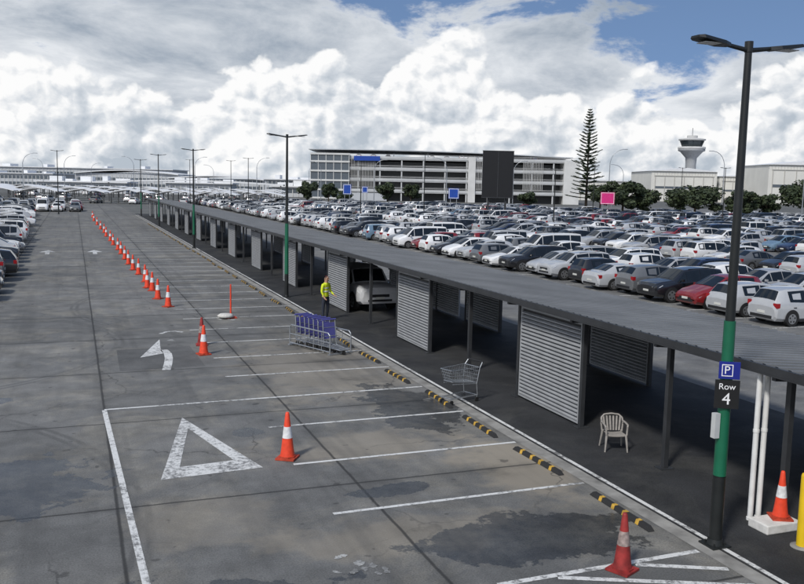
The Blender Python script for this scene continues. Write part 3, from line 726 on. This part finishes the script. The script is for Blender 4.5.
for x in [-18+2.6*i for i in range(8)]:
    for y in (152,157.3,170,175.5): slots.append((x,y,math.pi/2 if R()<.5 else -math.pi/2,'beyond the end of the lane','cars beyond the lane'))
for rx in (28.6,33.7,45.1,50.2,61.6,66.7,78.1,83.2,94.6,99.7,111.1,116.2,127.6,132.7,144.1,149.2):
    y=20
    while y<225:
        y+=2.5
        f=rx*math.sin(SY)+y*math.cos(SY); r=rx*math.cos(SY)-y*math.sin(SY)
        if r/f>.50 or r/f<-.44: continue
        if f>(182 if r>30 else 215): continue
        if R()<(.0 if rx<30 else .04): continue
        slots.append((rx,y,0 if R()<.45 else math.pi,'in a long row on the lot','cars in rows on the big lot'))
slots.sort(key=lambda s:s[0]**2+s[1]**2)
front=sorted([s for s in slots if abs(s[0]-28.6)<.1],key=lambda s:s[1])
want=[('silver','hatchback'),('silver','hatchback'),('red','hatchback'),('black','suv'),('grey','crossover'),('silver','sedan'),('black','hatchback'),('silver','suv'),('silver','hatchback'),('black','suv'),('white','wagon'),('grey','hatchback'),('silver','crossover'),('white','hatchback'),('black','sedan'),('white','hatchback'),('red','hatchback'),('white','van')]
fx={}
for s,wn_ in zip(front,want): fx[(s[0],s[1])]=wn_
SM=M(); cols=[]
nl=0
for i,(x,y,a,place,grp) in enumerate(slots):
    k,cn,c=pz(); loc=(x+U(-.3,.3),y+U(-.12,.12),.004); a2=a+U(-.025,.025); d=math.hypot(x,y); sc=(U(.94,1.06),U(.97,1.03),U(.95,1.05))
    if x<0 and nl<8: nl+=1; cn=('black','grey','black')[nl%3]; c=CD[cn]
    elif x<0 and cn=='red': cn='silver'; c=CD[cn]
    if (x,y) in fx:
        cn,k=fx[(x,y)]; c=CD[cn]
        if cn=='red': a2=math.pi+U(-.02,.02)
    if i<280: car(k,cn,c,loc,a2,d<88,place,grp,sc)
    else:
        J=protos[k][2]; n0=len(SM.f)
        SM.merge(J,Matrix.Translation(loc)@Matrix.Rotation(a2,4,'Z')@Matrix.Diagonal((*sc,1))); cols.append((n0,len(SM.f),c))
order=['car_paint_far']+protos['suv'][3][1:]
me=SM.mesh('distant_parked_cars',order)
at=me.attributes.new('paint','FLOAT_COLOR','FACE')
arrc=[]
for a,b,c in cols: arrc+=[*c,1]*(b-a)
at.data.foreach_set('color',arrc)
o=put('distant_parked_cars',me,None,label='mass of distant parked cars filling the far lot',category='cars'); o['kind']='stuff'

# ------------------------------------------------------------ far buildings
def building(name,label,cat,r,f,rot=0):
    x,y=S(r,f); return thing(name,label,cat,(x,y,0),-SY+rot)
B=building('parking_building','long pale multi storey car park with open decks','building',14,300)
W0,W1,D=-46,46,45
fl=3.75
m=M(); m.box((W0+.5,7,0),(W1-.5,D-1,13.6)); part('deck_shade_block',m,'opening_shade',B)  # solid dark box paints the shade inside the open decks
for k in range(1,5):
    z=k*fl; m=M(); m.box((W0,0,z-.9),(W1,D,z-.55)); m.box((W0,-.12,z-.6),(W1,.18,z+.25)); m.box((W0-.12,.18,z-.6),(W0+.18,D,z+.25)); m.box((W1-.18,.18,z-.6),(W1+.12,D,z+.25)); part('deck_parapet',m,'deck_grey',B)
    m=M(); m.box((W0,-.05,z+.55),(W1,.05,z+.65)); m.box((W0,-.05,z+.85),(W1,.05,z+.95)); part('deck_rail',m,'cream_dark',B)
for i in range(13):
    x=W0+1+i*7.5; m=M(); m.box((x-.22,.2,0),(x+.22,.8,14.4)); part('column',m,'deck_grey',B)
m=M(); m.box((-46.4,-.6,0),(-33,8,15.6)); part('stair_tower',m,'window_band',B)
m=M()
for i in range(6): x=-46.4+2.65*i; m.box((x-.10,-.8,0),(x+.10,-.61,15.8))
for z in (0.3,3.2,6.4,9.6,12.8,15.4): m.box((-46.5,-.95,z),(-32.9,-.62,z+.6))
part('mullion',m,'cream',B)
for (a,b,h) in ((8,10.5,15.6),(41,46.4,14.8)):
    m=M(); m.box((a,-.6,0),(b,8,h)); part('stair_tower',m,'cream',B)
for (a,b) in ((-32.5,-24),(11,19),(27,34)):
    m=M()
    x=a
    while x<b: m.box((x,-.3,4.4),(x+.12,-.16,14.2)); x+=.55
    part('facade_screen',m,'cream',B)
m=M(); n=16; vs=[]
for i in range(n+1):
    t=i/n; x=-47.5+92*t; z=17.0+.9*math.sin(math.pi*(t*.8+.15))-.9*t; vs+=[(x,2.5,z),(x,40,z),(x,2.5,z-.28),(x,40,z-.28)]
fs=[]
for i in range(n): a=4*i; fs+=[(a,a+4,a+5,a+1),(a+2,a+3,a+7,a+6),(a,a+2,a+6,a+4),(a+1,a+5,a+7,a+3)]
m.add(vs,fs)
for x in range(-42,44,12): m.box((x,5,15),(x+.3,5.3,16.4))
part('roof_canopy',m,'grey_wall',B)
m=M(); m.box((-31.5,-.9,13.6),(-22.5,-.65,15.2)); part('blue_sign',m,'sign_navy',B)
m=M(); m.box((-33,-1.5,0),(-20,-.7,2.6)); part('entrance_wall',m,'grey_wall',B)
for i in range(14):
    x0=-30+i*5.1
    if R()<.3: continue
    k,cn,c=pz(); wx,wy=S(14+x0,300.0+3.2); car(k,cn,c,(wx,wy,14.46),-SY+math.pi/2,False,'on the car park top deck','cars on the car park roof')

def hangar(r,f,w,h,d,label,rise=2,doors=6):
    H=building('hangar',label,'hangar',r,f)
    m=M(); m.box((0,0,0),(w,d,h)); m.prism([(0,0),(w,0),(w,d),(0,d)],h+.003,h+.6)
    part('wall',m,'hangar',H)
    m=M(); m.add([(-.6,-.8,h+.6),(w/2,-.8,h+.6+rise),(w+.6,-.8,h+.6),(-.6,d,h+.6),(w/2,d,h+.6+rise),(w+.6,d,h+.6)],[(0,1,4,3),(1,2,5,4),(0,2,1),(3,4,5)]); part('roof',m,'white_roof',H)
    m=M()
    for i in range(doors+1): x=2+(w-4)*i/doors; m.box((x-.15,-.25,0),(x+.15,-.01,h-2))
    i=0
    while i<w: m.box((i,-.06,h-1.5),(i+.12,-.01,h)); i+=1.5
    m.box((1.5,-.3,h-2),(w-1.5,-.01,h-1.6)); part('door_track',m,'hangar_seam',H)
    m=M(); m.box((2,-.18,h*.45),(w-2,-.01,h*.52)); part('window_strip',m,'window_band',H)
hangar(128,450,34,15,40,'cream hangar with low pitched roof and tall doors')
hangar(165,455,46,13,50,'wide cream hangar with low pitched roof',1.5,8)
hangar(176,420,44,18.5,40,'tall cream hangar with grey door tracks',2.5,7)
hangar(222,410,60,21,50,'tall pale hangar with ribbed doors',2.5,9)
hangar(60,430,55,9,30,'long low pale cargo shed',1,8)

T=building('control_tower','airport control tower with flared glass cab','control tower',166,505); T.scale=(.92,.92,.95)
m=M(); m.revolve([(4.6,0),(3.6,8),(3.2,22),(3.5,26),(6.8,29.6),(8.2,30.2),(8.2,31.2),(7.6,31.4)],20); part('shaft',m,'tower_grey',T)
m=M(); m.revolve([(8.4,31.4),(8.4,32.6),(6.3,32.65)],20); m.revolve([(6.9,36.2),(8.2,36.6),(8.2,37.3),(4.5,37.9),(3.2,37.95),(3.2,39.4)],20); part('cab_roof',m,'cream_dark',T)
m=M(); m.revolve([(5.9,32.6),(7.4,36.2)],20); part('cab_glass',m,'cab_dark',T)
m=M(); m.tube((0,0,39),(0,0,44),.15,n=6); part('antenna',m,'steel_dark',T)

def terminal(r,f,w,h,d,label,curved=False):
    H=building('terminal_building',label,'building',r,f)
    m=M(); m.box((0,0,0),(w,d,h)); part('wall',m,'grey_wall',H)
    m=M(); z=1.6
    while z<h-1.6:
        m.box((1,-.12,z),(w-1,-.01,z+1.5)); z+=3.3
    part('window_strip',m,'window_band',H)
    m=M(); x=1.5
    while x<w-1: m.box((x,-.2,0),(x+.25,-.125,h-.6)); x+=2.2
    part('mullion',m,'cream',H)
    m=M()
    if curved:
        n=14; vs=[]
        for i in range(n+1):
            t=i/n; q=math.sin(math.pi*t)*h*.22; vs+=[(w*t,-1.5,h+.05+q),(w*t,d,h+.05+q),(w*t,-1.5,h-.5+q),(w*t,d,h-.5+q)]
        fs=[]
        for i in range(n): a=4*i; fs+=[(a,a+4,a+5,a+1),(a+2,a+3,a+7,a+6),(a,a+2,a+6,a+4)]
        m.add(vs,fs)
    else:
        m.box((-.8,-1,h+.003),(w+.8,d+.8,h+.5))
        for q in (.1,.28,.45,.7,.85): m.box((w*q,d*.3,h+.503),(w*q+U(2,6),d*.6,h+U(1.2,2.8)))
    part('roof',m,'white_roof',H)
terminal(-265,480,70,7.5,40,'long low grey airport terminal with window rows')
terminal(-190,500,60,9,40,'grey terminal block with curved white roof',True)
terminal(-128,470,52,7,40,'pale terminal block with curved white roof',True)
terminal(-74,460,40,7,30,'low pale airport building with flat roof')
terminal(-32,430,40,5.5,30,'small pale airport building')
terminal(-310,560,160,12,40,'long pale pier building behind the terminal')
terminal(-140,330,34,4.0,12,'low white kiosk building with window strip')
terminal(-95,345,26,4.4,12,'low white kiosk building with window strip')
terminal(-52,340,18,3.8,10,'low white kiosk building with window strip')
def barrel(w):
    m=M(); n=8; vs=[]
    for i in range(n+1):
        t=i/n; x=-w/2+w*t; z=2.5+.75*math.sin(math.pi*t); vs+=[(x,-3,z),(x,3,z),(x,-3,z-.15),(x,3,z-.15)]
    fs=[]
    for i in range(n): a=4*i; fs+=[(a,a+4,a+5,a+1),(a+2,a+3,a+7,a+6),(a,a+2,a+6,a+4),(a+1,a+5,a+7,a+3)]
    m.add(vs,fs); return m.mesh('barrel_roof',['white_roof'])
br=barrel(9)
bpm=[]
for x in (-4.2,4.2):
    for y in (-2.5,2.5):
        m=M(); m.box((x-.07,y-.07,0),(x+.07,y+.07,2.5)); bpm.append(m.mesh('support_post',['steel_dark']))
for f in (196,214,236,262,290):
    for i in range(14):
        r=-f*.47+i*10.2+U(-1,1)
        if r>-f*.14: continue
        x,y=S(r,f); t=thing('shade_canopy','white curved shade canopy over parked cars','canopy',(x,y,0),-SY,'white shade canopies'); put('roof',br,t)
        for q in bpm: put('support_post',q,t)
        if R()<.8:
            k,cn,c=pz(); wx,wy=S(r+U(-2.5,2.5),f-2.5); car(k,cn,c,(wx,wy,.0),-SY+math.pi/2,False,'beside a white shade canopy','cars by the shade canopies')
B2=building('covered_walkway','long white roofed raised walkway on columns','walkway',-75,310)
m=M(); n=16; vs=[]
for i in range(n+1):
    t=i/n; x=-32+64*t; z=4.8+1.0*math.sin(math.pi*t); vs+=[(x,-2,z),(x,2,z),(x,-2,z-.5),(x,2,z-.5)]
fs=[]
for i in range(n): a=4*i; fs+=[(a,a+4,a+5,a+1),(a+2,a+3,a+7,a+6),(a,a+2,a+6,a+4),(a+1,a+5,a+7,a+3)]
m.add(vs,fs); part('roof',m,'white_roof',B2)
for i in range(9):
    m=M(); m.box((-31+7.7*i,-.2,0),(-30.6+7.7*i,.2,4.4)); part('column',m,'cream_dark',B2)

x,y=S(17.2,160); Bb=thing('billboard','tall plain black billboard on two steel legs','billboard',(x,y,0),-SY)
m=M(); m.box((-2.85,-.2,3.6),(2.85,.25,12.0)); part('panel',m,'billboard',Bb)
for s in (-1.6,1.6):
    m=M(); m.box((s-.18,.26,0),(s+.18,.6,11)); part('leg',m,'steel_dark',Bb)
m=M(); m.box((-2.9,-.25,3.45),(2.9,.3,3.59)); m.box((-2.9,-.25,12.003),(2.9,.3,12.1)); m.box((-.06,-.24,3.6),(.06,-.21,12.0)); part('frame',m,'steel_dark',Bb)
def sign(r,f,w,z0,z1,mk,label):
    x,y=S(r,f); s=thing('road_sign',label,'sign',(x,y,0),-SY)
    m=M(); m.box((-w/2,-.06,z0),(w/2,0,z1)); pn=part('panel',m,mk,s)
    m=M(); ring_frame(m,-w/2+.08,w/2-.08,z0+.08,z1-.08,.08,-.066); part('border',m,'sign_white',pn)
    for dx in (-w*.3,w*.3):
        m=M(); m.tube((dx,.08,0),(dx,.08,z1-.1),.06,n=8); part('post',m,'galv',s)
sign(39.5,168,2.7,2.6,4.9,'sign_pink','bright pink sign on two posts')
sign(8.6,150,1.8,3.3,5.1,'sign_navy','blue sign with a pale edge on two posts')
sign(-12.5,190,1.8,3.2,5.4,'sign_navy','blue sign on two posts')
sign(-8.6,190,1.3,3.6,5.0,'sign_navy','small blue sign on two posts')

def curved(r,f,h,side,label='tall galvanised street light with curved arm'):
    x,y=S(r,f); s=thing('street_light',label,'street lamp',(x,y,0),-SY,'tall curved arm street lights')
    m=M(); pts=[(0,0,0),(0,0,h*.80)]+[(side*(.1+2.6*(1-math.cos(t))),0,h*.80+h*.20*math.sin(t)) for t in (.3,.6,.9,1.2,1.5)]
    m.tube(pts[0],pts[1],.12,.08,8); m.path(pts[1:],.06,6); part('pole',m,'galv',s)
    e=pts[-1]; m=M(); m.box((min(e[0],e[0]+side*.9),-.15,e[2]-.05),(max(e[0],e[0]+side*.9),.15,e[2]+.08)); part('lamp_head',m,'galv',s)
for (r,f,h,sd) in ((41.3,175,13.5,1),(68,185,14,-1),(76,165,14.5,1),(10,205,12,-1),(-8,230,12,1),(27,215,12,1),(58,230,12,-1),(-58,240,12,1),(-78,250,12,-1),(-100,255,12,1),(-40,235,12,1),(-25,260,12,-1),(-88,200,11,1),(-66,300,11,-1),(-112,310,11,1),(-125,300,12,-1),(-33,300,12,1)):
    curved(r,f,h,sd)
for (r,f,h) in ((3.5,150,11.0),(35,160,9.5),(-6,120,8),(20,115,8),(48,130,9),(-27,150,9.5),(-34,170,9.5),(-47,190,10),(55,172,10),(-52,130,9.5)):
    x,y=S(r,f); lamp((x,y,0),h,'black twin headed lamp post on the big lot',group='lamp posts on the big lot',sleeve=False)

# ------------------------------------------------------------ trees
def bush(rad,h,n,seed):
    rr=random.Random(seed); lobes=[]
    for i in range(15):
        a=rr.uniform(0,6.28); d=rad*rr.uniform(.1,.75); lobes.append((d*math.cos(a),d*math.sin(a),h*rr.uniform(.30,.82),rad*rr.uniform(.2,.42)))
    m=M()
    for i in range(n):
        l=rr.choice(lobes); v=Vector((rr.gauss(0,1),rr.gauss(0,1),rr.gauss(0,1))).normalized()*(l[3]*rr.uniform(.6,1.15))
        p=Vector((l[0]+v.x,l[1]+v.y,l[2]+v.z*.75)); s=rr.uniform(.12,.3)
        a=Vector((rr.gauss(0,1),rr.gauss(0,1),rr.gauss(0,.7))).normalized()*s; b=a.cross(v.normalized()+Vector((0,0,.3))).normalized()*s*.8
        m.add([p-a-b,p+a-b*.6,p+a*.8+b,p-a*.7+b],[(0,1,2,3)])
    t=M(); t.tube((0,0,0),(0.1,0,h*.3),.28,.2,8)
    for l in lobes: t.tube((.1,0,h*.28),(l[0],l[1],l[2]),.11,.04,6)
    return m.mesh('crown',['leaf_dark']),t.mesh('trunk',['bark'])
bs=[bush(4.2,8.2,5200,1),bush(5.2,8.8,6500,2),bush(3.4,6.6,3800,3)]
for i,(r,f,k,s) in enumerate([(43.5,172,0,1),(47.8,174,2,1.0),(56.5,168,1,1.05),(67,170,0,.95),(72.5,172,2,.9),(80,172,1,1.05),(88,171,0,1.1),(74.5,150,2,1.15),(31,214,2,.8),(-28,250,2,.9),(-22,252,0,.7),(-5,262,2,1),(2,262,0,.8),(49,216,0,.9),(-16,228,2,.7),(94,175,1,1.1),(62,195,2,.9)]):
    x,y=S(r,f); t=thing('tree','dense dark green rounded tree at the edge of the lot','tree',(x,y,0),U(0,6),'dark trees edging the lot'); t.scale=(s,s,s*U(.8,1.12))
    put('crown',bs[k][0],t); put('trunk',bs[k][1],t)
rr=random.Random(5); x,y=S(46.3,220); t=thing('norfolk_pine','tall tiered norfolk pine rising above the car park','tree',(x,y,0),.4)
m=M(); brn=M(); brn.tube((0,0,0),(0,0,14),.38,.2,10); brn.tube((0,0,14),(0,0,25.6),.2,.04,8); z=3.2
while z<25.2:
    q=(z-3.2)/22; rad=4.5*(1-q)**.85+.35; nb=6 if q<.8 else 5; a0=rr.uniform(0,6)
    rad*=rr.uniform(.75,1.15)
    for i in range(nb):
        a=a0+2*math.pi*i/nb+rr.uniform(-.25,.25); L=rad*rr.uniform(.65,1.12); d=Vector((math.cos(a),math.sin(a),0)); sd=Vector((-d.y,d.x,0))
        up=.12+.35*q; e=Vector((0,0,z))+d*L+Vector((0,0,L*up)); brn.tube((0,0,z),e,.05,.02,5)
        ns=int(L/.22)+2
        for j in range(ns):
            f=(j+1)/ns; p=Vector((0,0,z))+d*L*f+Vector((0,0,L*up*f*f)); wdt=.45*(.5+.7*f)*(.6+.4*(1-q))
            for s in (-1,1):
                tip=p+sd*s*wdt+d*.2+Vector((0,0,rr.uniform(-.06,.16))); w=d*.09
                m.add([p-w,p+w,tip+w*.6,tip-w*.6],[(0,1,2,3)]); m.add([p+Vector((0,0,-.09)),p+Vector((0,0,.10)),tip+Vector((0,0,.08)),tip-Vector((0,0,.06))],[(0,1,2,3)])
    z+=rr.uniform(.9,1.15)*(1-.35*q)
part('crown',m,'leaf_pine',t); part('trunk',brn,'bark',t)

# ------------------------------------------------------------ world
w=bpy.data.worlds.new('World'); scene.world=w; w.use_nodes=True; nt=w.node_tree; N=nt.nodes; L=nt.links; N.clear(); g=NG(nt)
sun_el=math.radians(46); sdir=Vector((-.62,-.50,0)).normalized()
tc=N.new('ShaderNodeTexCoord'); D=tc.outputs['Generated']
sky=N.new('ShaderNodeTexSky'); sky.sky_type='NISHITA'; sky.sun_disc=False; sky.sun_elevation=sun_el; sky.sun_rotation=math.atan2(sdir.x,sdir.y); sky.ozone_density=2.5
ad=N.new('ShaderNodeVectorMath'); ad.operation='ADD'; L.new(D,ad.inputs[0]); ad.inputs[1].default_value=(0,0,.32)
no=N.new('ShaderNodeVectorMath'); no.operation='NORMALIZE'; L.new(ad.outputs[0],no.inputs[0]); L.new(no.outputs[0],sky.inputs['Vector'])
sep=N.new('ShaderNodeSeparateXYZ'); L.new(D,sep.inputs[0]); Z=sep.outputs[2]
side=g.m('ADD',g.m('MULTIPLY',sep.outputs[0],math.cos(SY)),g.m('MULTIPLY',sep.outputs[1],-math.sin(SY)))
def warp(off):
    mp=N.new('ShaderNodeMapping'); L.new(D,mp.inputs[0]); mp.inputs['Location'].default_value=off; mp.inputs['Scale'].default_value=(1,1,1.25)
    nn=N.new('ShaderNodeTexNoise'); nn.inputs['Scale'].default_value=15; nn.inputs['Detail'].default_value=4; nn.inputs['Roughness'].default_value=.55; L.new(mp.outputs[0],nn.inputs[0])
    wv=N.new('ShaderNodeVectorMath'); wv.operation='MULTIPLY_ADD'; L.new(nn.outputs['Color'],wv.inputs[0]); wv.inputs[1].default_value=(.048,.048,.048); L.new(mp.outputs[0],wv.inputs[2])
    return wv.outputs[0]
def billow(off):
    v=warp(off); tot=None
    for sc,am in ((10,1.0),(24,.48),(56,.22)):
        vo=N.new('ShaderNodeTexVoronoi'); vo.feature='F1'
        vo.inputs['Scale'].default_value=sc; L.new(v,vo.inputs['Vector'])
        d=vo.outputs['Distance']; h=g.m('MULTIPLY',g.m('SUBTRACT',1.0,g.m('MULTIPLY',d,d)),am)
        tot=h if tot is None else g.m('ADD',tot,h)
    fz=g.noise(v,100,4,.6)
    return g.m('ADD',tot,g.m('MULTIPLY',fz,.24))
b0=billow((0,0,0)); b1_=billow((-.0085*.934*.9,.0085*.357*.9,.0105))
flat=N.new('ShaderNodeMapping'); L.new(D,flat.inputs[0]); flat.inputs['Scale'].default_value=(1,1,.35); flat.inputs['Location'].default_value=(.7,.2,0)
top=g.noise(flat.outputs[0],5.0,3,.55)
T=g.mr(top,.3,.7,.080,.165)
db=g.m('ADD',g.m('MULTIPLY',g.m('SUBTRACT',T,Z),13),g.m('SUBTRACT',b0,1.42))
covB=g.mr(db,-.02,.18,0,1,True)
litB=g.m('ADD',g.m('MULTIPLY',g.m('SUBTRACT',b0,b1_),2.1),.68)
mas=g.noise(flat.outputs[0],9,4,.55)
litB=g.m('ADD',litB,g.mr(mas,.35,.65,-.26,.16))
litB=g.m('ADD',litB,g.mr(db,1.1,.1,-.06,.18))
litB=g.m('SUBTRACT',litB,g.mr(Z,.05,.0,0,.22),clamp=True)
cr=N.new('ShaderNodeValToRGB'); e=cr.color_ramp.elements; e[0].position=0; e[0].color=(.47,.53,.60,1); e[1].position=.86; e[1].color=(.98,.98,.98,1)
k=e.new(.42); k.color=(.67,.71,.76,1); L.new(litB,cr.inputs[0])
mp=N.new('ShaderNodeMapping'); L.new(D,mp.inputs[0]); mp.inputs['Scale'].default_value=(1,1,2.6); mp.inputs['Location'].default_value=(.15,.4,.1)
hA=g.noise(mp.outputs[0],5.5,7,.62,.3)
thr=g.m('ADD',g.mr(Z,.12,.22,.28,.46),g.m('MULTIPLY',g.mr(side,.10,.28),g.mr(Z,.12,.165,0,.22)))
covA=g.mr(g.m('SUBTRACT',hA,thr),0,.10,0,1,True)
cr2=N.new('ShaderNodeValToRGB'); e=cr2.color_ramp.elements; e[0].position=.40; e[0].color=(.78,.81,.85,1); e[1].position=.66; e[1].color=(.34,.40,.48,1)
L.new(hA,cr2.inputs[0])
bS=N.new('ShaderNodeBackground'); bS.inputs['Strength'].default_value=.14; L.new(sky.outputs[0],bS.inputs[0])
bA=N.new('ShaderNodeBackground'); bA.inputs['Strength'].default_value=1.0; L.new(cr2.outputs[0],bA.inputs[0])
bB=N.new('ShaderNodeBackground'); bB.inputs['Strength'].default_value=1.0; L.new(cr.outputs[0],bB.inputs[0])
m1=N.new('ShaderNodeMixShader'); L.new(covA,m1.inputs[0]); L.new(bS.outputs[0],m1.inputs[1]); L.new(bA.outputs[0],m1.inputs[2])
m2=N.new('ShaderNodeMixShader'); L.new(covB,m2.inputs[0]); L.new(m1.outputs[0],m2.inputs[1]); L.new(bB.outputs[0],m2.inputs[2])
ow=N.new('ShaderNodeOutputWorld'); L.new(m2.outputs[0],ow.inputs[0])
w.cycles.sampling_method='MANUAL'; w.cycles.sample_map_resolution=512
sl=bpy.data.lights.new('sun','SUN'); sl.energy=2.8; sl.angle=math.radians(7); sl.color=(1,.97,.92)
so=bpy.data.objects.new('sun',sl); col.objects.link(so); tosun=Vector((sdir.x*math.cos(sun_el),sdir.y*math.cos(sun_el),math.sin(sun_el)))
so.rotation_euler=tosun.to_track_quat('Z','Y').to_euler()

# ------------------------------------------------------------ camera
th=math.atan(.021); p=math.atan(106.6/860)
fw=Vector((math.sin(SY)*math.cos(p),math.cos(SY)*math.cos(p),-math.sin(p))); rt=Vector((math.cos(SY),-math.sin(SY),0)); up=rt.cross(fw)
Rc=rt*math.cos(th)+up*math.sin(th); Uc=up*math.cos(th)-rt*math.sin(th)
cam=bpy.data.cameras.new('camera'); cam.sensor_width=36; cam.lens=36*860/804; cam.clip_end=9000; cam.clip_start=.1
co=bpy.data.objects.new('camera',cam); col.objects.link(co)
mt=Matrix((Rc,Uc,-fw)).transposed().to_4x4(); mt.translation=(0,0,5.4); co.matrix_world=mt
scene.camera=co
